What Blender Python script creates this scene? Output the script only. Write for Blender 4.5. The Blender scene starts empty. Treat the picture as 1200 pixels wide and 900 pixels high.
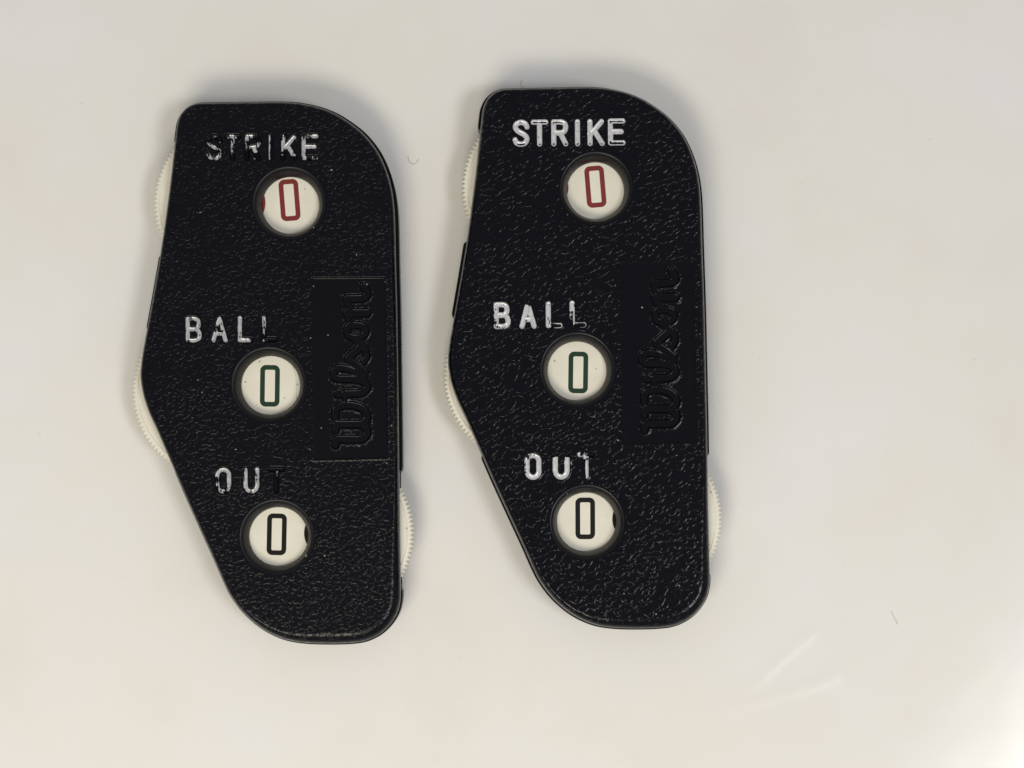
import bpy, math, random
import numpy as np
from mathutils import Vector, Matrix

# ------------------------------------------------------------------ units
# The photograph's pixels on the counters' top plane are used as drawing units
# (1 drawing unit = 0.15 mm); everything is then built in metres at its own height.
MM = 0.001
U = 0.15 * MM
TOP = 10.0 * MM              # height of a counter's top face above the table
CAM_H = 320 * MM             # camera height above that face
NAD = (575.0, 610.0)         # point straight below the lens


def wx(px): return (px - 600.0) * U
def wy(py): return (450.0 - py) * U


scene = bpy.context.scene
C = scene.collection

# ------------------------------------------------------------------ camera
cam_d = bpy.data.cameras.new('camera')
cam = bpy.data.objects.new('camera', cam_d)
C.objects.link(cam)
cam.location = (wx(NAD[0]), wy(NAD[1]), TOP + CAM_H)
cam_d.sensor_width = 36.0
cam_d.lens = 36.0 * CAM_H / (1200 * U)
cam_d.shift_x = (600 - NAD[0]) / 1200.0
cam_d.shift_y = (NAD[1] - 450) / 1200.0
cam_d.clip_start = 0.01
cam_d.clip_end = 20.0
scene.camera = cam

# ------------------------------------------------------------------ light
world = bpy.data.worlds.new('World')
scene.world = world
world.use_nodes = True
bg = world.node_tree.nodes['Background']
bg.inputs[0].default_value = (0.98, 0.975, 0.985, 1)
bg.inputs[1].default_value = 0.36


def area_light(name, loc, target, sx, sy, watts, col, spin=0.0):
    d = bpy.data.lights.new(name, 'AREA')
    d.shape = 'RECTANGLE'
    d.size, d.size_y = sx, sy
    d.energy = watts
    d.color = col
    o = bpy.data.objects.new(name, d)
    C.objects.link(o)
    o.location = loc
    q = (Vector(target) - Vector(loc)).to_track_quat('-Z', 'Y')
    o.rotation_euler = (q.to_matrix() @ Matrix.Rotation(spin, 3, 'Z')).to_euler()
    return o


panel = area_light('ceiling_panel_lamp', (0.531, -0.290, 1.10), (0.531, -0.290, 0), 0.32, 0.32, 5.2, (0.985, 0.985, 1.0))
panel.rotation_euler = (0, 0, math.radians(-35))
area_light('desk_lamp', (-0.105, -0.245, 0.40), (0, 0, 0), 0.22, 0.12, 1.08, (1.0, 0.915, 0.75))

scene.view_settings.view_transform = 'Standard'
scene.view_settings.look = 'None'
scene.view_settings.exposure = 0.0
scene.view_settings.gamma = 1.0
scene.cycles.use_denoising = True
scene.cycles.max_bounces = 8


# ------------------------------------------------------------------ helpers
def link_mesh(name, verts, tris=None, polys=None, mat=None, parent=None, smooth=True, attrs=None):
    me = bpy.data.meshes.new(name)
    if tris is not None:
        v = np.ascontiguousarray(verts, dtype=np.float32)
        t = np.ascontiguousarray(tris, dtype=np.int32)
        me.vertices.add(len(v)); me.vertices.foreach_set('co', v.ravel())
        me.loops.add(t.size); me.loops.foreach_set('vertex_index', t.ravel())
        k = t.shape[1]
        me.polygons.add(len(t))
        me.polygons.foreach_set('loop_start', np.arange(0, t.size, k, dtype=np.int32))
        me.update(calc_edges=True)
    else:
        me.from_pydata([tuple(map(float, p)) for p in verts], [], [list(map(int, f)) for f in polys])
    if smooth:
        me.polygons.foreach_set('use_smooth', np.ones(len(me.polygons), dtype=bool))
    for an, av in (attrs or {}).items():
        a = me.attributes.new(an, 'FLOAT', 'POINT')
        a.data.foreach_set('value', np.ascontiguousarray(av, dtype=np.float32))
    me.validate(clean_customdata=False)
    me.update()
    if mat: me.materials.append(mat)
    return link_obj(name, me, parent)


def link_obj(name, me, parent=None):
    o = bpy.data.objects.new(name, me)
    C.objects.link(o)
    if parent is not None: o.parent = parent
    return o


def catmull(pts, n=8, closed=False):
    p = np.array(pts, float)
    out = []
    m = len(p)
    rng = range(m) if closed else range(m - 1)
    for i in rng:
        if closed:
            a, b, c, d = p[i - 1], p[i], p[(i + 1) % m], p[(i + 2) % m]
        else:
            a = p[i - 1] if i else 2 * p[0] - p[1]
            b, c = p[i], p[i + 1]
            d = p[i + 2] if i + 2 < m else 2 * p[-1] - p[-2]
        for k in range(n):
            t = k / n
            out.append(0.5 * ((2 * b) + (c - a) * t + (2 * a - 5 * b + 4 * c - d) * t * t
                              + (3 * b - a - 3 * c + d) * t ** 3))
    if not closed: out.append(p[-1])
    return np.array(out)


def resample(p, step, closed=True):
    q = np.vstack([p, p[:1]]) if closed else p
    s = np.r_[0, np.cumsum(np.linalg.norm(np.diff(q, axis=0), axis=1))]
    n = max(3, int(round(s[-1] / step)))
    t = np.linspace(0, s[-1], n + 1)
    if closed: t = t[:-1]
    return np.stack([np.interp(t, s, q[:, 0]), np.interp(t, s, q[:, 1])], 1)


def seg_dist(X, Y, pts, closed=False):
    """distance of grid points to a polyline"""
    best = np.full(X.shape, 1e9)
    n = len(pts)
    for i in range(n if closed else n - 1):
        ax, ay = pts[i]; bx, by = pts[(i + 1) % n]
        dx, dy = bx - ax, by - ay
        L = dx * dx + dy * dy + 1e-12
        t = np.clip(((X - ax) * dx + (Y - ay) * dy) / L, 0, 1)
        d = (X - ax - t * dx) ** 2 + (Y - ay - t * dy) ** 2
        np.minimum(best, d, out=best)
    return np.sqrt(best)


def inside_poly(X, Y, p):
    ins = np.zeros(X.shape, bool)
    n = len(p)
    for i in range(n):
        x1, y1 = p[i]; x2, y2 = p[(i + 1) % n]
        if y1 == y2: continue
        c = ((y1 > Y) != (y2 > Y)) & (X < (x2 - x1) * (Y - y1) / (y2 - y1) + x1)
        ins ^= c
    return ins


def sstep(a, b, x):
    t = np.clip((x - a) / (b - a), 0, 1)
    return t * t * (3 - 2 * t)


def vnoise(X, Y, scale, seed):
    rs = np.random.RandomState(seed)
    T = rs.rand(64, 64)
    x, y = X / scale + 17.3, Y / scale + 5.7
    xi, yi = np.floor(x).astype(int), np.floor(y).astype(int)
    fx, fy = x - xi, y - yi
    fx, fy = fx * fx * (3 - 2 * fx), fy * fy * (3 - 2 * fy)
    g = lambda a, b: T[a % 64, b % 64]
    return (g(xi, yi) * (1 - fx) * (1 - fy) + g(xi + 1, yi) * fx * (1 - fy)
            + g(xi, yi + 1) * (1 - fx) * fy + g(xi + 1, yi + 1) * fx * fy)


# ------------------------------------------------------------------ materials
def new_mat(name):
    m = bpy.data.materials.new(name)
    m.use_nodes = True
    nt = m.node_tree
    b = nt.nodes['Principled BSDF']
    return m, nt, b


def nd(nt, t, **kw):
    n = nt.nodes.new(t)
    for k, v in kw.items(): setattr(n, k, v)
    return n


def math_n(nt, op, a, b=None, clamp=False):
    n = nd(nt, 'ShaderNodeMath', operation=op, use_clamp=clamp)
    for i, v in enumerate((a, b)):
        if v is None: continue
        if isinstance(v, (int, float)): n.inputs[i].default_value = v
        else: nt.links.new(v, n.inputs[i])
    return n.outputs[0]


def ramp(nt, src, stops):
    r = nd(nt, 'ShaderNodeValToRGB')
    e = r.color_ramp.elements
    e[0].position, e[0].color = stops[0][0], stops[0][1]
    e[1].position, e[1].color = stops[-1][0], stops[-1][1]
    for p, c in stops[1:-1]:
        x = e.new(p); x.color = c
    nt.links.new(src, r.inputs[0])
    return r.outputs[0]


def g3(v): return (v, v, v, 1)


def leather_plastic(name, seed, depth, stretch, angle, scale, rough, specks=1.0):
    """black moulded plastic with a pressed leather grain"""
    m, nt, b = new_mat(name)
    L = nt.links
    tc = nd(nt, 'ShaderNodeTexCoord')
    mp = nd(nt, 'ShaderNodeMapping')
    mp.inputs['Location'].default_value = (seed * 0.137, seed * 0.071, 0)
    mp.inputs['Rotation'].default_value = (0, 0, angle)
    mp.inputs['Scale'].default_value = (1, 1, 0.0)
    L.new(tc.outputs['Object'], mp.inputs[0])
    # wander of the grain lines
    n0 = nd(nt, 'ShaderNodeTexNoise'); n0.inputs['Scale'].default_value = 420; n0.inputs['Detail'].default_value = 2
    L.new(mp.outputs[0], n0.inputs[0])
    off = nd(nt, 'ShaderNodeVectorMath', operation='SUBTRACT'); off.inputs[1].default_value = (.5, .5, .5)
    L.new(n0.outputs['Color'], off.inputs[0])
    sc = nd(nt, 'ShaderNodeVectorMath', operation='SCALE'); sc.inputs['Scale'].default_value = 0.0016
    L.new(off.outputs[0], sc.inputs[0])
    add = nd(nt, 'ShaderNodeVectorMath', operation='ADD')
    L.new(mp.outputs[0], add.inputs[0]); L.new(sc.outputs[0], add.inputs[1])
    st = nd(nt, 'ShaderNodeMapping'); st.inputs['Scale'].default_value = (1.0 / stretch, 1, 1)
    L.new(add.outputs[0], st.inputs[0])
    vo = nd(nt, 'ShaderNodeTexVoronoi', feature='SMOOTH_F1', voronoi_dimensions='2D')
    vo.inputs['Scale'].default_value = scale
    vo.inputs['Smoothness'].default_value = 0.35
    L.new(st.outputs[0], vo.inputs[0])
    ve = nd(nt, 'ShaderNodeTexVoronoi', feature='DISTANCE_TO_EDGE', voronoi_dimensions='2D')
    ve.inputs['Scale'].default_value = scale * 0.42
    L.new(st.outputs[0], ve.inputs[0])
    crease = math_n(nt, 'MINIMUM', math_n(nt, 'MULTIPLY', ve.outputs['Distance'], 4.0), 1.0)
    n1 = nd(nt, 'ShaderNodeTexNoise'); n1.inputs['Scale'].default_value = scale * 1.7; n1.inputs['Detail'].default_value = 3
    L.new(st.outputs[0], n1.inputs[0])
    # patches where the grain is pressed flatter
    n2 = nd(nt, 'ShaderNodeTexNoise'); n2.inputs['Scale'].default_value = 110; n2.inputs['Detail'].default_value = 1
    L.new(mp.outputs[0], n2.inputs[0])
    amp = nd(nt, 'ShaderNodeMapRange'); amp.inputs[1].default_value = .3; amp.inputs[2].default_value = .7
    amp.inputs[3].default_value = .45; amp.inputs[4].default_value = 1.4
    L.new(n2.outputs[0], amp.inputs[0])
    h = math_n(nt, 'SUBTRACT', math_n(nt, 'MULTIPLY', crease, 0.45), math_n(nt, 'MULTIPLY', vo.outputs['Distance'], 0.9))
    h = math_n(nt, 'ADD', h, math_n(nt, 'MULTIPLY', n1.outputs[0], 0.55))
    # flat tops and valleys with short slopes between, as pressed grain has
    ss = nd(nt, 'ShaderNodeMapRange', interpolation_type='SMOOTHSTEP')
    ss.inputs[1].default_value = 0.16; ss.inputs[2].default_value = 0.42
    L.new(h, ss.inputs[0])
    h = math_n(nt, 'ADD', math_n(nt, 'MULTIPLY', ss.outputs[0], 0.34), math_n(nt, 'MULTIPLY', h, 0.22))
    at = nd(nt, 'ShaderNodeAttribute', attribute_name='grain')
    h = math_n(nt, 'MULTIPLY', h, math_n(nt, 'MULTIPLY', at.outputs['Fac'], amp.outputs[0]))
    fine = nd(nt, 'ShaderNodeTexNoise'); fine.inputs['Scale'].default_value = 2600; fine.inputs['Detail'].default_value = 2
    L.new(mp.outputs[0], fine.inputs[0])
    h = math_n(nt, 'ADD', h, math_n(nt, 'MULTIPLY', fine.outputs[0], 0.04))
    bp = nd(nt, 'ShaderNodeBump'); bp.inputs['Strength'].default_value = 1.0
    bp.inputs['Distance'].default_value = depth
    L.new(h, bp.inputs['Height'])
    L.new(bp.outputs[0], b.inputs['Normal'])
    # dust
    dv = nd(nt, 'ShaderNodeTexVoronoi', voronoi_dimensions='2D'); dv.inputs['Scale'].default_value = 330
    L.new(add.outputs[0], dv.inputs[0])
    sep = nd(nt, 'ShaderNodeSeparateColor'); L.new(dv.outputs['Color'], sep.inputs[0])
    pick = math_n(nt, 'GREATER_THAN', sep.outputs[0], 1.0 - 0.05 * specks)
    rad = math_n(nt, 'LESS_THAN', dv.outputs['Distance'], math_n(nt, 'MULTIPLY', sep.outputs[1], 0.055))
    dust = math_n(nt, 'MULTIPLY', pick, rad)
    mx = nd(nt, 'ShaderNodeMix', data_type='RGBA')
    mx.inputs[6].default_value = (0.0014, 0.0015, 0.0040, 1)
    mx.inputs[7].default_value = (0.25, 0.24, 0.23, 1)
    L.new(dust, mx.inputs[0])
    L.new(mx.outputs[2], b.inputs['Base Color'])
    rr = nd(nt, 'ShaderNodeMapRange'); rr.inputs[1].default_value = .3; rr.inputs[2].default_value = .7
    rr.inputs[3].default_value = rough - .05; rr.inputs[4].default_value = rough + .08
    L.new(fine.outputs[0], rr.inputs[0])
    # the countersinks are duller
    du = nd(nt, 'ShaderNodeAttribute', attribute_name='rim')
    dull = math_n(nt, 'MULTIPLY', du.outputs['Fac'], 0.22)
    L.new(math_n(nt, 'ADD', rr.outputs[0], dull), b.inputs['Roughness'])
    L.new(math_n(nt, 'ADD', math_n(nt, 'MULTIPLY', du.outputs['Fac'], 0.14), 0.20), b.inputs['Specular IOR Level'])
    return m


def plain_plastic(name, col, rough, spec=0.4, bump=0.0, bscale=900):
    m, nt, b = new_mat(name)
    tc = nd(nt, 'ShaderNodeTexCoord')
    n = nd(nt, 'ShaderNodeTexNoise'); n.inputs['Scale'].default_value = bscale; n.inputs['Detail'].default_value = 4
    nt.links.new(tc.outputs['Object'], n.inputs[0])
    lo = tuple(c * 0.9 for c in col[:3]) + (1,)
    hi = tuple(min(1, c * 1.06) for c in col[:3]) + (1,)
    nt.links.new(ramp(nt, n.outputs[0], [(.3, lo), (.7, hi)]), b.inputs['Base Color'])
    b.inputs['Roughness'].default_value = rough
    b.inputs['Specular IOR Level'].default_value = spec
    if bump:
        bp = nd(nt, 'ShaderNodeBump'); bp.inputs['Distance'].default_value = bump
        nt.links.new(n.outputs[0], bp.inputs['Height']); nt.links.new(bp.outputs[0], b.inputs['Normal'])
    return m


def wheel_plastic(name):
    """aged cream plastic with small specks and grime"""
    m, nt, b = new_mat(name)
    L = nt.links
    tc = nd(nt, 'ShaderNodeTexCoord')
    n = nd(nt, 'ShaderNodeTexNoise'); n.inputs['Scale'].default_value = 260; n.inputs['Detail'].default_value = 4
    L.new(tc.outputs['Object'], n.inputs[0])
    base = ramp(nt, n.outputs[0], [(.3, (0.73, 0.70, 0.59, 1)), (.7, (0.79, 0.765, 0.665, 1))])
    v = nd(nt, 'ShaderNodeTexVoronoi', voronoi_dimensions='2D'); v.inputs['Scale'].default_value = 420
    L.new(tc.outputs['Object'], v.inputs[0])
    sep = nd(nt, 'ShaderNodeSeparateColor'); L.new(v.outputs['Color'], sep.inputs[0])
    dot = math_n(nt, 'MULTIPLY', math_n(nt, 'GREATER_THAN', sep.outputs[0], 0.86),
                 math_n(nt, 'LESS_THAN', v.outputs['Distance'], math_n(nt, 'MULTIPLY', sep.outputs[2], 0.10)))
    mx = nd(nt, 'ShaderNodeMix', data_type='RGBA')
    mx.inputs[7].default_value = (0.30, 0.26, 0.18, 1)
    L.new(base, mx.inputs[6]); L.new(math_n(nt, 'MULTIPLY', dot, 0.7), mx.inputs[0])
    L.new(mx.outputs[2], b.inputs['Base Color'])
    b.inputs['Roughness'].default_value = 0.42
    b.inputs['Specular IOR Level'].default_value = 0.35
    return m


def foil_mat(name, seed, lo, hi, edge):
    m, nt, b = new_mat(name)
    L = nt.links
    tc = nd(nt, 'ShaderNodeTexCoord')
    n = nd(nt, 'ShaderNodeTexNoise'); n.inputs['Scale'].default_value = 3200; n.inputs['Detail'].default_value = 3
    mp = nd(nt, 'ShaderNodeMapping'); mp.inputs['Location'].default_value = (seed * .31, seed * .17, 0)
    mp.inputs['Scale'].default_value = (1.0, 0.45, 1.0)
    L.new(tc.outputs['Object'], mp.inputs[0]); L.new(mp.outputs[0], n.inputs[0])
    at = nd(nt, 'ShaderNodeAttribute', attribute_name='foil')
    s = math_n(nt, 'ADD', at.outputs['Fac'], math_n(nt, 'MULTIPLY', math_n(nt, 'SUBTRACT', n.outputs[0], 0.5), 0.9))
    fac = math_n(nt, 'MULTIPLY', math_n(nt, 'SUBTRACT', s, 0.44), edge, clamp=True)
    mx = nd(nt, 'ShaderNodeMix', data_type='RGBA')
    mx.inputs[6].default_value = (0.0014, 0.0015, 0.0040, 1)
    L.new(ramp(nt, n.outputs[0], [(.35, (lo, lo, lo * 1.03, 1)), (.65, (hi, hi, hi * 1.03, 1))]), mx.inputs[7])
    L.new(fac, mx.inputs[0]); L.new(mx.outputs[2], b.inputs['Base Color'])
    L.new(math_n(nt, 'MULTIPLY', fac, 0.45), b.inputs['Metallic'])
    L.new(math_n(nt, 'ADD', math_n(nt, 'MULTIPLY', fac, 0.35), 0.14), b.inputs['Specular IOR Level'])
    b.inputs['Roughness'].default_value = 0.22
    bp = nd(nt, 'ShaderNodeBump'); bp.inputs['Distance'].default_value = 0.00002
    L.new(n.outputs[0], bp.inputs['Height']); L.new(bp.outputs[0], b.inputs['Normal'])
    return m


def table_mat():
    m, nt, b = new_mat('glossy_white_laminate')
    L = nt.links
    tc = nd(nt, 'ShaderNodeTexCoord')
    n = nd(nt, 'ShaderNodeTexNoise'); n.inputs['Scale'].default_value = 26; n.inputs['Detail'].default_value = 6; n.inputs['Roughness'].default_value = 0.6
    L.new(tc.outputs['Object'], n.inputs[0])
    base = ramp(nt, n.outputs[0], [(.34, (0.75, 0.728, 0.69, 1)), (.46, (0.77, 0.755, 0.715, 1)), (.55, (0.77, 0.76, 0.735, 1)), (.66, (0.775, 0.77, 0.765, 1))])
    wob = nd(nt, 'ShaderNodeTexNoise'); wob.inputs['Scale'].default_value = 2400; wob.inputs['Detail'].default_value = 2
    L.new(tc.outputs['Object'], wob.inputs[0])
    wsc = nd(nt, 'ShaderNodeVectorMath', operation='SCALE'); wsc.inputs['Scale'].default_value = 0.0009
    L.new(wob.outputs['Color'], wsc.inputs[0])
    wad = nd(nt, 'ShaderNodeVectorMath', operation='ADD')
    L.new(tc.outputs['Object'], wad.inputs[0]); L.new(wsc.outputs[0], wad.inputs[1])
    v = nd(nt, 'ShaderNodeTexVoronoi', voronoi_dimensions='2D'); v.inputs['Scale'].default_value = 130
    L.new(wad.outputs[0], v.inputs[0])
    sep = nd(nt, 'ShaderNodeSeparateColor'); L.new(v.outputs['Color'], sep.inputs[0])
    dot = math_n(nt, 'MULTIPLY', math_n(nt, 'GREATER_THAN', sep.outputs[0], 0.86),
                 math_n(nt, 'LESS_THAN', v.outputs['Distance'], math_n(nt, 'MULTIPLY', sep.outputs[1], 0.030)))
    mx = nd(nt, 'ShaderNodeMix', data_type='RGBA')
    mx.inputs[7].default_value = (0.45, 0.41, 0.36, 1)
    L.new(base, mx.inputs[6]); L.new(math_n(nt, 'MULTIPLY', dot, 0.22), mx.inputs[0])
    L.new(mx.outputs[2], b.inputs['Base Color'])
    n3 = nd(nt, 'ShaderNodeTexNoise'); n3.inputs['Scale'].default_value = 45; n3.inputs['Detail'].default_value = 2
    L.new(tc.outputs['Object'], n3.inputs[0])
    bp = nd(nt, 'ShaderNodeBump'); bp.inputs['Distance'].default_value = 0.0002; bp.inputs['Strength'].default_value = 0.5
    L.new(n3.outputs[0], bp.inputs['Height']); L.new(bp.outputs[0], b.inputs['Normal'])
    b.inputs['Roughness'].default_value = 0.13
    b.inputs['Specular IOR Level'].default_value = 0.35
    return m


M_SHELL = [leather_plastic('black_leather_grain_fine', 1, 0.000098, 1.25, -0.3, 1550, 0.20, 1.3),
           leather_plastic('black_leather_grain_glossy', 2, 0.000112, 1.7, -0.5, 1300, 0.14, 1.0)]
M_BLACK = plain_plastic('smooth_black_plastic', (0.0016, 0.0017, 0.0042), 0.34, 0.14, 0.00002, 1500)
M_CREAM = wheel_plastic('aged_cream_plastic')
M_RED = plain_plastic('red_print', (0.20, 0.026, 0.024), 0.45, 0.3)
M_GREEN = plain_plastic('green_print', (0.007, 0.034, 0.018), 0.45, 0.3)
M_INK = plain_plastic('black_print', (0.007, 0.007, 0.006), 0.5, 0.15)
M_FOIL = [foil_mat('worn_silver_foil', 1, .44, .62, 4.0), foil_mat('silver_foil', 2, .60, .78, 8.0)]
M_TABLE = table_mat()
M_LINT = plain_plastic('grey_lint', (0.56, 0.54, 0.50), 0.8, 0.2)

# ------------------------------------------------------------------ table
def build_table():
    fx = np.arange(800, 1010, 1.5); fy = np.arange(715, 880, 1.5)
    cx = np.r_[np.linspace(-4000, -200, 20), np.arange(-150, 800, 50), fx, np.arange(1010, 1400, 50), np.linspace(1450, 5200, 20)]
    cy = np.r_[np.linspace(-3800, -200, 20), np.arange(-150, 715, 50), fy, np.arange(880, 1100, 50), np.linspace(1150, 4700, 20)]
    X, Y = np.meshgrid(cx, cy)
    Z = np.zeros(X.shape)
    # two shallow creases pressed into the sheet
    for pts, h, w in ((((965, 745), (925, 778), (895, 806), (855, 832)), 0.09, 8.5),
                      (((990, 800), (945, 815), (900, 828), (835, 845)), 0.075, 8.5)):
        p = resample(catmull(pts, 10), 3, False)
        d = seg_dist(X, Y, p)
        tx = (X - pts[-1][0]) / (pts[0][0] - pts[-1][0])
        fade = sstep(-0.15, 0.5, tx) * sstep(1.25, 0.9, tx)
        Z += h * MM * np.exp(-(d / w) ** 2) * fade
    V = np.stack([wx(X), wy(Y), Z], -1).reshape(-1, 3)
    ny, nx = X.shape
    i = np.arange(ny * nx).reshape(ny, nx)
    q = np.stack([i[:-1, :-1], i[1:, :-1], i[1:, 1:], i[:-1, 1:]], -1).reshape(-1, 4)
    o = link_mesh('table_top', V, tris=q, mat=M_TABLE)
    o['kind'] = 'structure'
    o['label'] = 'glossy white table top under the two counters'
    return o


build_table()

# ------------------------------------------------------------------ the counter's mould, in drawing units
# outline of the shell, measured clockwise from the upper left corner (x right, y down)
OUT_PX = [(207.5, 152), (209.5, 142), (214, 133), (221.5, 126), (231, 122.3), (243, 121.5), (285, 121), (325, 120.5),
          (345, 121.2), (362, 123.8), (380, 128.5), (397, 136), (416, 148.5), (430, 161), (443, 178), (452, 196.5),
          (458.5, 217), (462, 238), (463.5, 262), (464.5, 310), (466, 370), (467, 440), (468, 520), (468.5, 600),
          (469.3, 660), (469.8, 696), (467.8, 712), (463, 723.5), (454.5, 735), (443, 744.3), (428, 750.8), (411, 753.3),
          (385, 754), (358, 753), (336, 749.5), (317, 742), (300, 731), (284, 716), (272, 700), (264, 685), (250, 653),
          (235, 620), (218, 582), (203, 547), (185, 505), (176, 485.5), (169.5, 467), (166, 449), (165.3, 438),
          (166.5, 424), (169, 408), (173.5, 384), (181.5, 340), (188.5, 299), (194, 262), (199, 225), (203.5, 187)]
OX, OY = 320.0, 440.0


def deproj(px, py, z):
    """drawing coordinates of a point seen at px,py that stands at height z"""
    k = (CAM_H + TOP - z) / CAM_H
    return NAD[0] + (px - NAD[0]) * k, NAD[1] + (py - NAD[1]) * k


OUT = np.array([deproj(x, y, TOP - 2.2 * MM) for x, y in OUT_PX])
OUT[:, 0] -= OX; OUT[:, 1] = OY - OUT[:, 1]         # local, y up
OUT = resample(catmull(OUT, 6, True), 2.6)          # clockwise

WIN = [(338.7 - OX, OY - 237.6, 42.5), (315.0 - OX, OY - 450.3, 43.5), (324.3 - OX, OY - 629.0, 43.5)]
CONE = 8.8                                             # width of the countersink

GLYPH = {
    'S': [('c', [(17, 8.5), (15, 4.8), (10, 3), (5, 5), (3.4, 9), (6, 13), (10, 15.4), (14.2, 18), (16.8, 22), (15, 26.8), (10, 28.6), (5, 27.2), (3, 23.5)])],
    'T': [('l', [(3, 3), (17.5, 3)]), ('l', [(10.2, 3), (10.2, 28.5)])],
    'R': [('c', [(3, 3), (11, 3), (15.8, 5), (17, 9.3), (15.4, 13.8), (11, 15.6), (3, 15.6)]), ('l', [(3, 28.5), (3, 3)]), ('l', [(10.5, 16), (17, 28.5)])],
    'I': [('l', [(3.5, 3), (3.5, 28.5)])],
    'K': [('l', [(3, 3), (3, 28.5)]), ('l', [(16.5, 3), (4, 17.5)]), ('l', [(8, 13.5), (17.2, 28.5)])],
    'E': [('l', [(17.5, 3), (3, 3), (3, 28.5), (17.5, 28.5)]), ('l', [(3, 15.4), (15.5, 15.4)])],
    'B': [('l', [(3, 3), (3, 28.5)]), ('c', [(3, 28.5), (11, 28.5), (15.8, 26.3), (16.8, 21.8), (15, 17), (11, 15.2), (3, 15.2)]),
          ('c', [(3, 15.2), (10.5, 15.2), (14.5, 13), (15.6, 9), (14.4, 4.8), (10.5, 3), (3, 3)])],
    'A': [('l', [(2.6, 28.5), (9.6, 3), (16.8, 28.5)]), ('l', [(5, 20.6), (14.4, 20.6)])],
    'L': [('l', [(3, 3), (3, 28.5), (16.5, 28.5)])],
    'O': [('c', [(10, 3), (6, 4.2), (3.3, 8.2), (3.2, 15.5), (3.3, 23), (6, 27.2), (10, 28.5), (14, 27.2), (16.7, 23), (16.8, 15.5), (16.7, 8.2), (14, 4.2), (10, 3)])],
    'U': [('c', [(3.2, 3), (3.2, 12), (3.3, 22), (5.6, 26.8), (10, 28.5), (14.4, 26.8), (16.7, 22), (16.8, 12), (16.8, 3)])],
}
STAMPS = [('S', 241, 157), ('T', 262.5, 157), ('R', 286.3, 157), ('I', 313.7, 157), ('K', 328.8, 157), ('E', 352.8, 156.5),
          ('B', 217, 370.5), ('A', 247.5, 370.5), ('L', 278, 370), ('L', 306, 369.5),
          ('O', 251.5, 547.5), ('U', 284.5, 547.5), ('T', 313.5, 547)]
RS = 2.65


def glyph_lines(ch, x0, y0):
    out = []
    for kind, pts in GLYPH[ch]:
        p = np.array(pts, float)
        p = catmull(p, 6) if kind == 'c' else p
        out.append(np.stack([p[:, 0] + x0 - OX, OY - (p[:, 1] + y0)], 1))
    return out


def glyph_sdf(X, Y, ch, x0, y0):
    d = np.full(X.shape, 99.0)
    for p in glyph_lines(ch, x0, y0):
        np.minimum(d, seg_dist(X, Y, p), out=d)
    return d - RS


# the maker's script name, pressed into the smooth panel; strokes in an enlarged sketch frame (7.5 per unit)
def sk1(p): return [(355 + x / 7.5 - OX, OY - (315 + y / 7.5)) for x, y in p]
def sk2(p): return [(355 + x / 7.5 - OX, OY - (430 + y / 7.5)) for x, y in p]


SCRIPT = [
    (sk2([(284, 688), (284, 640)]), 4.2), (sk2([(300, 634), (400, 634), (500, 634), (550, 608), (562, 565), (545, 525), (495, 505), (400, 502), (300, 502)]), 4.6),
    (sk2([(284, 560), (284, 505)]), 4.2),
    (sk2([(480, 502), (535, 490), (562, 450), (556, 405), (520, 365), (450, 338), (385, 334), (320, 345), (285, 375), (284, 440)]), 4.4),
    (sk2([(311, 230), (312, 232)]), 5.6),
    (sk2([(372, 290), (372, 228)]), 3.2), (sk2([(375, 232), (470, 232), (520, 222), (556, 190), (552, 152), (515, 118), (430, 104), (320, 104), (278, 85), (268, 50), (285, 18), (330, 5)]), 4.5),
    (sk2([(330, 5), (400, 18), (470, 50), (540, 86)]), 4.0),
    (sk1([(545, 905), (480, 855), (390, 790)]), 4.2), (sk1([(395, 785), (430, 752), (475, 712), (495, 690)]), 4.6),
    (sk1([(455, 620), (505, 655), (545, 705), (556, 765), (530, 815)]), 3.9),
    (sk1([(385, 545), (400, 505), (460, 492), (525, 505), (548, 545), (525, 588), (460, 604), (400, 588), (385, 545)]), 4.2),
    (sk1([(425, 470), (395, 430), (380, 395)]), 3.4), (sk1([(385, 385), (470, 385), (560, 385)]), 5.0),
    (sk1([(420, 345), (385, 310), (375, 270)]), 3.4), (sk1([(385, 260), (470, 258), (530, 252), (562, 225), (552, 180), (532, 150)]), 4.6),
]
PANEL = [(365.5, 325.5), (451, 325.0), (454, 536.5), (367.5, 538.5)]
SMALL_TEXT = 'MADE IN USA'


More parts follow.
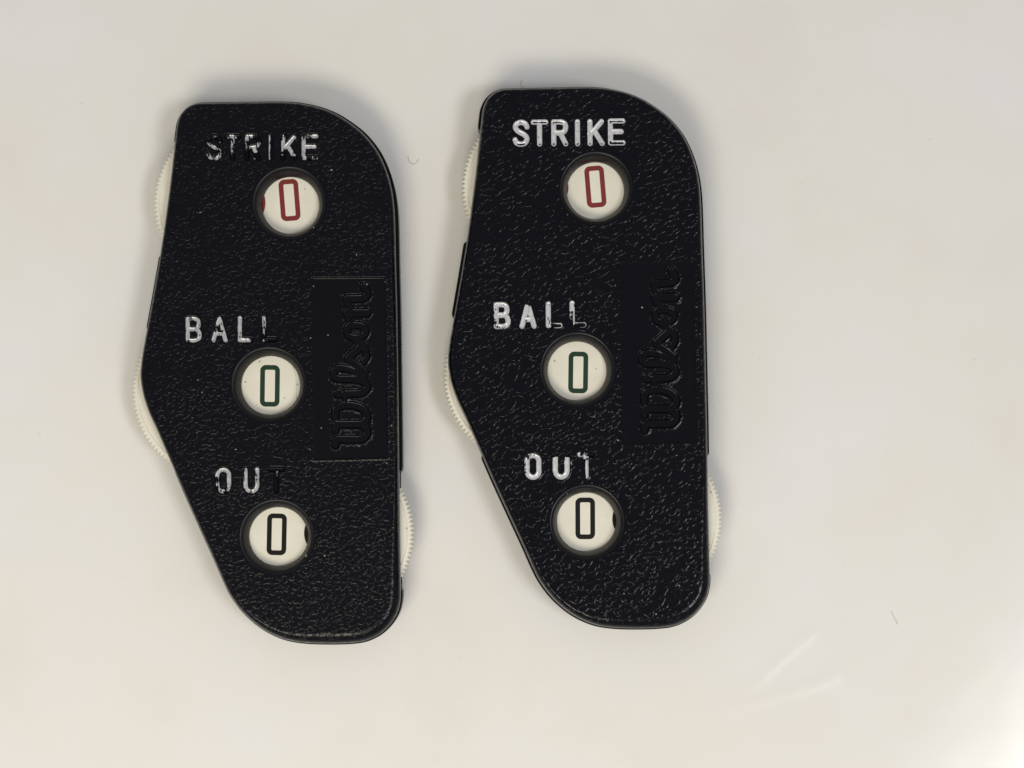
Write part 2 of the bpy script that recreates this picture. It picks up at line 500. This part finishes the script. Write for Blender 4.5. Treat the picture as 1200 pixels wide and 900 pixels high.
def build_shell_mesh():
    h = 0.85
    x0, x1 = OUT[:, 0].min() - 3, OUT[:, 0].max() + 3
    y0, y1 = OUT[:, 1].min() - 3, OUT[:, 1].max() + 3
    gx = np.arange(x0, x1, h); gy = np.arange(y0, y1, h)
    X, Y = np.meshgrid(gx, gy)
    D = seg_dist(X, Y, OUT, True)
    D = np.where(inside_poly(X, Y, OUT), -D, D)
    # the rolled edge is broader towards the bottom of the counter
    BW = lambda x, y: 6.2 + 8.0 * sstep(-120, -310, y) * sstep(-60, 90, x)
    F = D + BW(X, Y)                                     # < 0 : flat face
    for cx, cy, r in WIN:
        F = np.maximum(F, r - np.hypot(X - cx, Y - cy))
    # relief (mm) and grain mask
    Z = np.zeros(X.shape); G = np.ones(X.shape)
    pp = np.array([(x - OX, OY - y) for x, y in PANEL])
    pd = seg_dist(X, Y, pp, True); pd = np.where(inside_poly(X, Y, pp), -pd, pd)
    Z -= 0.22 * sstep(0.9, -0.9, pd)
    Z += 0.09 * np.exp(-((pd - 1.2) / 1.0) ** 2)
    G *= sstep(-0.5, 1.5, pd)
    sd = np.full(X.shape, 99.0)
    for pts, r in SCRIPT:
        p = catmull(pts, 5) if len(pts) > 2 else np.array(pts)
        b = (X > p[:, 0].min() - 14) & (X < p[:, 0].max() + 14) & (Y > p[:, 1].min() - 14) & (Y < p[:, 1].max() + 14)
        sd[b] = np.minimum(sd[b], seg_dist(X[b], Y[b], p) - r - 0.1)
    Z -= 0.34 * sstep(0.8, -1.2, sd)
    Z += 0.07 * np.exp(-((sd - 1.2) / 1.0) ** 2)
    # rough ground between the strokes of the name
    G = np.maximum(G, 0.8 * sstep(0.3, 1.0, sd) * sstep(4.5, 3.0, sd))
    for ch, gx0, gy0 in STAMPS:
        bx, by = gx0 - OX, OY - gy0
        b = (X > bx - 8) & (X < bx + 30) & (Y < by + 8) & (Y > by - 42)
        s = glyph_sdf(X[b], Y[b], ch, gx0, gy0)
        Z[b] += stamp_relief(s) - 0.07 * sstep(0.7, -0.2, s)
        G[b] *= 0.12 + 0.88 * sstep(0.5, 4.0, s)
    hd = np.full(X.shape, 99.0)
    for cx, cy, r in WIN: np.minimum(hd, np.hypot(X - cx, Y - cy) - r, out=hd)
    G *= sstep(0.3, 3.5, hd)
    # slight unevenness of the moulding
    Z += 0.05 * (vnoise(X, Y, 60, 5) - .5)

    ny, nx = X.shape
    idx = np.arange(ny * nx).reshape(ny, nx)
    a, b_, c, d = idx[:-1, :-1].ravel(), idx[:-1, 1:].ravel(), idx[1:, 1:].ravel(), idx[1:, :-1].ravel()
    T = np.vstack([np.stack([a, b_, c], 1), np.stack([a, c, d], 1)])
    f = F.ravel()
    # keep the iso line away from grid points, so no sliver faces
    f = np.where(np.abs(f) < 0.05, -0.05, f)
    P = np.stack([X.ravel(), Y.ravel()], 1)
    S = f[T] < 0
    n_in = S.sum(1)
    full = T[n_in == 3]
    new_tris = []; emap = {}; ev = []

    def cross(i, j):
        k = (i, j) if i < j else (j, i)
        if k not in emap:
            t = f[k[0]] / (f[k[0]] - f[k[1]])
            emap[k] = len(f) + len(ev)
            ev.append((k[0], k[1], t))
        return emap[k]
    bedges = []
    for tri, s in zip(T[n_in == 1], S[n_in == 1]):
        r = int(np.argmax(s)); i, j, k = tri[r], tri[(r + 1) % 3], tri[(r + 2) % 3]
        e1, e2 = cross(i, j), cross(i, k)
        new_tris.append((i, e1, e2)); bedges.append((e1, e2))
    for tri, s in zip(T[n_in == 2], S[n_in == 2]):
        r = int(np.argmin(s)); i, j, k = tri[r], tri[(r + 1) % 3], tri[(r + 2) % 3]
        e1, e2 = cross(i, j), cross(i, k)
        new_tris.append((e1, j, k)); new_tris.append((e1, k, e2)); bedges.append((e2, e1))
    ev = np.array(ev)
    ia, ib, t = ev[:, 0].astype(int), ev[:, 1].astype(int), ev[:, 2:3]
    EP = P[ia] * (1 - t) + P[ib] * t
    Zf, Gf = Z.ravel(), G.ravel()
    EZ = Zf[ia] * (1 - t[:, 0]) + Zf[ib] * t[:, 0]
    V = np.hstack([np.vstack([P, EP]), np.r_[Zf, EZ][:, None] * MM / U])
    Ga = np.r_[Gf, np.ones(len(EP))]
    Ra = np.zeros(len(Ga))
    tris = [full, np.array(new_tris)]
    be = np.array(bedges)
    nE0 = len(f)
    # which border does each boundary vertex belong to
    hole = np.full(len(EP), -1)
    for w, (cx, cy, r) in enumerate(WIN):
        hole[np.abs(np.hypot(EP[:, 0] - cx, EP[:, 1] - cy) - r) < 0.6] = w
    Ga[nE0:][hole >= 0] = 0.0
    Ra[nE0:][hole >= 0] = 0.5
    # outward directions at the outer border
    dirs = np.zeros_like(EP); width = np.zeros(len(EP))
    o = hole < 0
    seg = OUT; nseg = np.roll(OUT, -1, 0) - OUT
    tang = nseg / np.linalg.norm(nseg, axis=1)[:, None]
    vt = tang + np.roll(tang, 1, 0); vt /= np.linalg.norm(vt, axis=1)[:, None]
    pe = EP[o]
    d2 = ((pe[:, None, :] - OUT[None]) ** 2).sum(-1)
    # nearest point on the outline
    near = np.zeros_like(pe); best = np.full(len(pe), 1e9)
    for i in range(len(OUT)):
        A = OUT[i]; L = nseg[i]
        tt = np.clip(((pe - A) @ L) / (L @ L), 0, 1)
        q = A + tt[:, None] * L
        dd = ((pe - q) ** 2).sum(1)
        m = dd < best
        near[m] = q[m]; best[m] = dd[m]
    dirs[o] = near - pe
    EZv = V[nE0:, 2]
    prof_o = [(math.sin(a), -(1 - math.cos(a))) for a in np.linspace(0, math.pi / 2, 11)][1:]
    rings = []
    for sx_, cz in prof_o: rings.append((sx_, cz * 2.1 * MM / U, 'o'))
    rings.append((1.0, -3.0 * MM / U, 'o'))
    prof_h = [(0.08, -0.015), (0.18, -0.07), (0.28, -0.17), (0.38, -0.34), (0.56, -0.85), (0.74, -1.45), (0.90, -2.05), (0.98, -2.5), (1.0, -2.95)]
    for kind, ring_list in (('o', [(s, z) for s, z, _ in rings]), ('h', [(s, z * MM / U) for s, z in prof_h])):
        sel = o if kind == 'o' else ~o
        ids = np.where(sel)[0]
        remap = np.full(len(EP), -1); remap[ids] = np.arange(len(ids))
        em = sel[be[:, 0] - nE0] & sel[be[:, 1] - nE0]
        edges = be[em] - nE0
        prev = ids + nE0
        for s, z in ring_list:
            if kind == 'o':
                pos = EP[ids] + dirs[ids] * s
                zz = EZv[ids] * (1 - min(1, s * 1.2)) + z
            else:
                ctr = np.array([WIN[w][:2] for w in hole[ids]])
                v = EP[ids] - ctr; L = np.linalg.norm(v, axis=1)[:, None]
                pos = EP[ids] - v / L * CONE * s
                zz = EZv[ids] * (1 - s) + z
            cur = np.arange(len(ids)) + len(V)
            V = np.vstack([V, np.hstack([pos, zz[:, None]])])
            Ga = np.r_[Ga, np.full(len(ids), max(0.0, 1.0 - s * s) + 0.15 if kind == 'o' else 0.0)]
            Ra = np.r_[Ra, np.full(len(ids), 0.1 if kind == 'o' else 1.0)]
            ea, eb = remap[edges[:, 0]], remap[edges[:, 1]]
            tris.append(np.stack([prev[ea], cur[ea], cur[eb]], 1))
            tris.append(np.stack([prev[ea], cur[eb], prev[eb]], 1))
            prev = cur
    Tt = np.vstack(tris)
    used = np.unique(Tt)
    rm = np.zeros(len(V), int); rm[used] = np.arange(len(used))
    V = V[used]; Ga = Ga[used]; Ra = Ra[used]; Tt = rm[Tt]
    # consistent upward / outward winding
    n = np.cross(V[Tt[:, 1]] - V[Tt[:, 0]], V[Tt[:, 2]] - V[Tt[:, 0]])
    flip = n[:, 2] < -1e-9
    Tt[flip] = Tt[flip][:, ::-1]
    V = V * U
    V[:, 2] += TOP
    return V, Tt, Ga, Ra


def stamp_relief(s):
    """hot stamped letters: a shallow trough with a slightly raised rim (mm)"""
    return -0.24 * sstep(0.8, -1.6, s) + 0.05 * np.exp(-((s - 1.3) / 0.8) ** 2)


SV, ST, SG, SR = build_shell_mesh()


# ------------------------------------------------------------------ simple swept shapes
def offset_outline(d):
    t = np.roll(OUT, -1, 0) - np.roll(OUT, 1, 0)
    t /= np.linalg.norm(t, axis=1)[:, None]
    nrm = np.stack([-t[:, 1], t[:, 0]], 1)           # clockwise outline: left normal is outward
    return OUT + nrm * d


def back_shell_mesh():
    rings = [(-9, 0.0), (-4, 0.25), (-1.5, 0.9), (-0.3, 1.6), (-0.2, 2.75), (-3, 2.8)]
    V = []; P = []
    n = len(OUT)
    for off, z in rings:
        q = offset_outline(off) * U
        V += [(x, y, z * MM) for x, y in q]
    for k in range(len(rings) - 1):
        for i in range(n):
            j = (i + 1) % n
            P.append((k * n + j, k * n + i, (k + 1) * n + i, (k + 1) * n + j))
    P.append(list(range(n)))
    P.append(list(range((len(rings) - 1) * n, len(rings) * n))[::-1])
    return V, P


def side_wall_mesh(i0, i1, w):
    """a run of the case's middle wall, standing a little proud of both shells"""
    n = len(OUT)
    ids = [(i0 + k) % n for k in range((i1 - i0) % n + 1)]
    zs0, zs1 = 2.82, 6.96
    prof = [(-6, zs0), (w - .8, zs0), (w, zs0 + .35), (w, zs1 - .4), (w - .3, zs1 - .1), (w - .9, zs1), (-6, zs1)]
    offs = [offset_outline(o) for o, _ in prof]
    V = []; P = []; m = len(prof)
    L = len(ids)
    for k, i in enumerate(ids):
        e = min(k, L - 1 - k)
        pull = (0.8, 0.12, 0, 0)[min(e, 3)]
        for (o, z), q in zip(prof, offs):
            p = q[i] * (1) if o < 0 else q[i] * (1 - pull) + offs[0][i] * 0 + OUT[i] * pull
            V.append((p[0] * U, p[1] * U, z * MM))
    for k in range(L - 1):
        for a in range(m):
            b = (a + 1) % m
            P.append((k * m + b, k * m + a, (k + 1) * m + a, (k + 1) * m + b))
    P.append([a for a in range(m)])
    P.append([(L - 1) * m + a for a in range(m)][::-1])
    return V, P


def idx_near(px, py):
    x, y = deproj(px, py, TOP - 2.2 * MM)
    q = np.array([x - OX, OY - y])
    return int(np.argmin(((OUT - q) ** 2).sum(1)))


WHEEL_R = 103.0
Z_W0, Z_W1 = 3.6, 6.92


def wheel_mesh():
    teeth = 118
    per = 6
    n = teeth * per
    ang = np.arange(n) * 2 * math.pi / n
    ph = (np.arange(n) % per) / per
    tooth = 1 - np.abs(ph - 0.5) * 2                  # 0..1 triangle
    tooth = np.clip(tooth * 1.25, 0, 1)
    R0 = WHEEL_R - 3.6
    prof = [(0.0, Z_W1, 0), (60, Z_W1, 0), (R0 - 6.5, Z_W1, 0), (R0 - 5.7, Z_W1 - .10, 0), (R0 - 4.9, Z_W1 - .10, 0), (R0 - 4.1, Z_W1, 0), (R0 - 1.8, Z_W1 - .03, 0), (R0 - .6, Z_W1 - .25, .55),
            (R0, Z_W1 - .7, 1), (R0, Z_W0 + .5, 1), (R0 - 1, Z_W0, .5), (60, Z_W0, 0), (0.0, Z_W0, 0)]
    V = []; P = []
    rows = []
    for r, z, k in prof:
        if r == 0.0:
            rows.append([len(V)]); V.append((0, 0, z * MM)); continue
        rr = r + k * 3.8 * tooth
        rows.append(list(range(len(V), len(V) + n)))
        V += [(rr[i] * math.cos(ang[i]) * U, rr[i] * math.sin(ang[i]) * U, z * MM) for i in range(n)]
    for A, B in zip(rows[:-1], rows[1:]):
        for i in range(n):
            j = (i + 1) % n
            if len(A) == 1: P.append((A[0], B[i], B[j]))
            elif len(B) == 1: P.append((A[j], A[i], B[0]))
            else: P.append((A[i], B[i], B[j], A[j]))
    return V, P


def zero_mesh(hw=11.6, hh=24.6, st=5.6, cr=6.6):
    """printed outlined zero: a tall rounded ring"""
    def rr(w, h, r):
        out = []
        for cx, cy, a0 in ((w - r, h - r, 0), (-w + r, h - r, 90), (-w + r, -h + r, 180), (w - r, -h + r, 270)):
            for k in range(7):
                a = math.radians(a0 + 15 * k)
                out.append((cx + r * math.cos(a), cy + r * math.sin(a)))
        return out
    A = rr(hw, hh, cr); B = rr(hw - st, hh - st, 1.6)
    n = len(A); z0, z1 = 0.0, 0.035 * MM
    V = [(x * U, y * U, z1) for x, y in A] + [(x * U, y * U, z1) for x, y in B] + \
        [(x * U, y * U, z0) for x, y in A] + [(x * U, y * U, z0) for x, y in B]
    P = []
    for i in range(n):
        j = (i + 1) % n
        P += [(i, j, n + j, n + i), (2 * n + i, 2 * n + j, j, i), (n + i, n + j, 3 * n + j, 3 * n + i)]
    return V, P


def dot_mesh(r):
    n = 40
    V = [(r * U * math.cos(2 * math.pi * i / n), r * U * math.sin(2 * math.pi * i / n), z) for z in (0.035 * MM, 0) for i in range(n)]
    P = [list(range(n))] + [(n + i, n + (i + 1) % n, (i + 1) % n, i) for i in range(n)]
    return V, P


def mesh_data(name, V, P, mat, smooth=False, angle=None):
    me = bpy.data.meshes.new(name)
    me.from_pydata([tuple(map(float, v)) for v in V], [], [list(map(int, p)) for p in P])
    me.update()
    if smooth:
        me.polygons.foreach_set('use_smooth', np.ones(len(me.polygons), dtype=bool))
        if angle: me.set_sharp_from_angle(angle=math.radians(angle))
    if mat: me.materials.append(mat)
    return me


ME_BACK = mesh_data('back_shell', *back_shell_mesh(), M_BLACK, True, 40)
ME_WHEEL = mesh_data('number_wheel', *wheel_mesh(), M_CREAM, True, 35)
WALLS = [(idx_near(206, 168), idx_near(469.3, 553)),      # over the top and down the right side
         (idx_near(469.6, 690), idx_near(204, 550)),      # round the bottom
         (idx_near(173, 388), idx_near(187.5, 298))]      # short piece between the two left wheels
ME_WALL = [mesh_data('side_wall', *side_wall_mesh(a, b, w), M_BLACK, True, 40) for (a, b), w in zip(WALLS, (3.4, 2.1, 3.6))]
INK = {'strike': M_RED, 'ball': M_GREEN, 'out': M_INK}
ME_ZERO = {k: mesh_data('numeral', *zero_mesh(), m) for k, m in INK.items()}
ME_DOT = {k: mesh_data('hub', *dot_mesh(25.5), m) for k, m in INK.items()}


def stamp_letter(parent, ch, x0, y0, mat, coverage, seed, extra=None, worn=False):
    """foil lining the trough of one stamped letter; 'foil' says where the foil still holds"""
    h = 0.42
    lx = np.arange(x0 - 2 - OX, x0 + 23 - OX, h); ly = np.arange(OY - y0 - 34, OY - y0 + 2, h)
    X, Y = np.meshgrid(lx, ly)
    s = glyph_sdf(X, Y, ch, x0, y0)
    Z = stamp_relief(s) + 0.012 + 0.05 * (vnoise(X, Y, 60, 5) - .5)
    px, py = X + OX, OY - Y
    wear = coverage + 0.75 * (vnoise(px, py, 7, seed) - .5) + 0.4 * (vnoise(px, py, 2.2, seed + 9) - .5)
    if extra is not None: wear = wear + extra(px - x0, py - y0, s)
    if worn: wear = wear - 0.07 + 0.35 * (vnoise(px * 1.0, py * 0.16, 1.1, seed + 3) - .5)
    wear = wear * (sstep(0.3, -0.6, s) if worn else sstep(0.75, 0.15, s))
    ny, nx = X.shape
    idx = np.arange(ny * nx).reshape(ny, nx)
    q = np.stack([idx[:-1, :-1], idx[:-1, 1:], idx[1:, 1:], idx[1:, :-1]], -1).reshape(-1, 4)
    keep = (s.ravel()[q] < 0.62).all(1)
    q = q[keep]
    used = np.unique(q); rm = np.zeros(ny * nx, int); rm[used] = np.arange(len(used))
    V = np.stack([X.ravel() * U, Y.ravel() * U, TOP + Z.ravel() * MM], 1)[used]
    return link_mesh('stamped_letter', V, tris=rm[q], mat=mat, parent=parent, attrs={'foil': wear.ravel()[used]})


def end_gap(x, y, s):
    """foil that never took in the middle of the stroke ends, at the foot of each letter"""
    return -1.1 * np.exp(-((y - 29.5) / 2.0) ** 2) * sstep(-0.9, -2.3, s) - 0.7 * np.exp(-((y - 3) / 1.6) ** 2) * sstep(-1.2, -2.5, s)


COVER = [
    # worn counter
    [(.62, lambda x, y, s: -.9 * sstep(3, 8, 14 - y - x * .1) * (np.hypot(x - 12, y - 6) > 4) + 0 * x),
     (.60, lambda x, y, s: -.8 * sstep(12, 20, x) - .35 * sstep(14, 26, y)),
     (.68, lambda x, y, s: -.7 * sstep(21, 25, y) - .25 * sstep(11, 17, x)),
     (.66, lambda x, y, s: -.9 * sstep(5, 2.5, 7 - x) + 0 * y),
     (.75, lambda x, y, s: -.8 * sstep(24, 27, y) - .5 * sstep(13, 17, x) * (y < 8)),
     (.72, lambda x, y, s: -1.2 * sstep(17, 20, y) * sstep(5, 8, x) * (np.hypot(x - 17, y - 29) > 4.5)),
     (.84, lambda x, y, s: -.7 * np.exp(-((x - 9) / 3) ** 2 - ((y - 9) / 4) ** 2)),
     (.78, lambda x, y, s: -.5 * sstep(6, 1, y)),
     (.86, lambda x, y, s: -.7 * sstep(14, 18, x)),
     (.70, lambda x, y, s: -1.2 * sstep(6.5, 10, x) - .3 * sstep(18, 24, y)),
     (.82, lambda x, y, s: -.3 * sstep(5, 1, x)),
     (.80, lambda x, y, s: -.3 * sstep(4, 1, x)),
     (-.12, lambda x, y, s: .6 * np.exp(-((x - 11) / 2) ** 2 - ((y - 6) / 5) ** 2))],
    # better kept counter
    [(.95, end_gap), (.98, end_gap), (.98, end_gap), (.98, end_gap), (.98, end_gap),
     (.92, lambda x, y, s: end_gap(x, y, s) - .55 * sstep(24, 27, y) * sstep(-.8, -2, s)),
     (.86, lambda x, y, s: -.3 * sstep(6, 2, x)),
     (.86, lambda x, y, s: -.5 * sstep(5, 1, y)),
     (.80, lambda x, y, s: -1.1 * sstep(23, 26, y) * sstep(6, 9, x) * sstep(0.0, -1.5, s)),
     (.74, lambda x, y, s: -1.1 * sstep(23, 26, y) * sstep(5, 7, x) * sstep(-.1, -1.2, s) - .5 * (x < 4) * (y > 12)),
     (.84, lambda x, y, s: -.3 * sstep(5, 1, x)),
     (.86, lambda x, y, s: -.8 * sstep(7, 3, y)),
     (.72, lambda x, y, s: -1.3 * sstep(13.2, 15, x) - .8 * sstep(11, 8.5, x) * (y > 8))],
]


def build_counter(k, rot, dx, dy, label, wheels, digits):
    root = bpy.data.objects.new('umpire_counter', None)
    C.objects.link(root)
    root.empty_display_size = 0.01
    root.location = (wx(OX + dx), wy(OY + dy), 0)
    root.rotation_euler = (0, 0, rot)
    root['label'] = label
    root['category'] = 'counter'
    root['group'] = 'black umpire counters on the white table'
    inv = Matrix.Rotation(-rot, 3, 'Z')

    def local(px, py, z):
        x, y = deproj(px, py, z)
        p = inv @ (Vector((wx(x), wy(y), z)) - Vector(root.location))
        return p
    if k == 0:
        sh = link_mesh('front_shell', SV, tris=ST, mat=M_SHELL[0], parent=root, attrs={'grain': SG, 'rim': SR})
        build_counter.shell = sh.data
    else:
        me = build_counter.shell
        sh = link_obj('front_shell', me, root)
        sh.material_slots[0].link = 'OBJECT'
        sh.material_slots[0].material = M_SHELL[k]
    link_obj('back_shell', ME_BACK, root)
    for me in ME_WALL: link_obj('side_wall', me, root)
    for (name, cx, cy), (dpx, dpy, tilt, hs) in zip(wheels, digits):
        w = link_obj('number_wheel', ME_WHEEL, root)
        w.location = ((cx - OX) * U, (OY - cy) * U, 0)
        w.rotation_euler = (0, 0, math.radians(tilt * 3.3 + 11 * k))
        r = Matrix.Rotation(-w.rotation_euler[2], 3, 'Z')
        zt = Z_W1 * MM + 0.004 * MM
        nu = link_obj('numeral', ME_ZERO[name], w)
        p = local(dpx, dpy, zt)
        nu.location = r @ (Vector((p.x, p.y, zt)) - Vector((w.location.x, w.location.y, 0)))
        nu.rotation_euler = (0, 0, math.radians(tilt) - rot - w.rotation_euler[2])
        d = link_obj('hub', ME_DOT[name], w)
        d.location = (0, 0, zt)
        d.scale = (hs, hs, 1)
    for i, (ch, x0, y0) in enumerate(STAMPS):
        cv, ex = COVER[k][i]
        stamp_letter(sh, ch, x0, y0, M_FOIL[k], cv, 31 * i + 7 + 500 * k, ex, k == 0)
    # tiny raised country-of-origin line on the smooth panel
    cu = bpy.data.curves.new('raised_small_print', 'FONT')
    cu.body = SMALL_TEXT
    cu.size = 10.5 * U
    cu.space_character = 1.22
    cu.extrude = 0.06 * MM
    cu.resolution_u = 2
    tmp = bpy.data.objects.new('tmp', cu)
    C.objects.link(tmp)
    dg = bpy.context.evaluated_depsgraph_get()
    me = bpy.data.meshes.new_from_object(tmp.evaluated_get(dg))
    bpy.data.objects.remove(tmp)
    me.materials.clear(); me.materials.append(M_BLACK)
    t = link_obj('raised_small_print', me, sh)
    t.location = ((449.5 - OX) * U, (OY - 479.5) * U, TOP - 0.20 * MM)
    t.rotation_euler = (0, 0, math.radians(90.8))
    return root


build_counter(0, 0.0, 0, 0, 'left black umpire counter with badly worn silver lettering',
              [('strike', 278, 234), ('ball', 252.5, 457), ('out', 381.5, 625)],
              [(339.3, 234.5, 4.5, 1.2), (316.3, 452.2, -0.8, 0.9), (324.3, 626.2, -1.2, 1.07)])
build_counter(1, 0.009, 362.0, -17.2, 'right black umpire counter with bright, nearly whole STRIKE lettering and glossier grain',
              [('strike', 283, 233), ('ball', 259, 455), ('out', 383, 626)],
              [(697.7, 218.8, 4.8, 0.94), (677.6, 436.5, -0.8, 0.7), (685.8, 607.5, 0.2, 1.09)])


# ------------------------------------------------------------------ lint on the table
def lint(pts, r, label):
    p = np.array([(*[wx(deproj(x, y, 0.0)[0]), wy(deproj(x, y, 0.0)[1])], z * MM) for x, y, z in pts])
    c = catmull(p, 6)
    V = []; P = []; m = 6
    for i, q in enumerate(c):
        t = c[min(i + 1, len(c) - 1)] - c[max(i - 1, 0)]
        t = t / np.linalg.norm(t)
        a = np.cross(t, (0, 0, 1)); a /= np.linalg.norm(a); b = np.cross(t, a)
        rr = r * (0.5 if i in (0, len(c) - 1) else 1)
        for k in range(m):
            an = 2 * math.pi * k / m
            V.append(q + (a * math.cos(an) + b * math.sin(an)) * rr * MM)
    for i in range(len(c) - 1):
        for k in range(m):
            P.append((i * m + k, i * m + (k + 1) % m, (i + 1) * m + (k + 1) % m, (i + 1) * m + k))
    P.append(list(range(m))[::-1]); P.append([(len(c) - 1) * m + k for k in range(m)])
    o = link_obj('lint_fibre', mesh_data('lint_fibre', V, P, M_LINT, True))
    o['label'] = label; o['category'] = 'lint'; o['group'] = 'lint on the table'


lint([(478, 183, .1), (479.5, 189, .12), (484, 192.5, .1), (489, 190, .12), (490.5, 186.5, .2)], 0.045,
     'tiny curled grey fibre lying on the table between the two counters')
lint([(612, 94, .1), (610, 97, .1), (611, 101, .1), (614, 103, .1)], 0.035,
     'tiny pale fibre on the table above the right counter')
lint([(1044, 716, .1), (1047, 722, .1), (1052, 732, .1)], 0.03,
     'tiny straight fibre on the table right of the right counter')
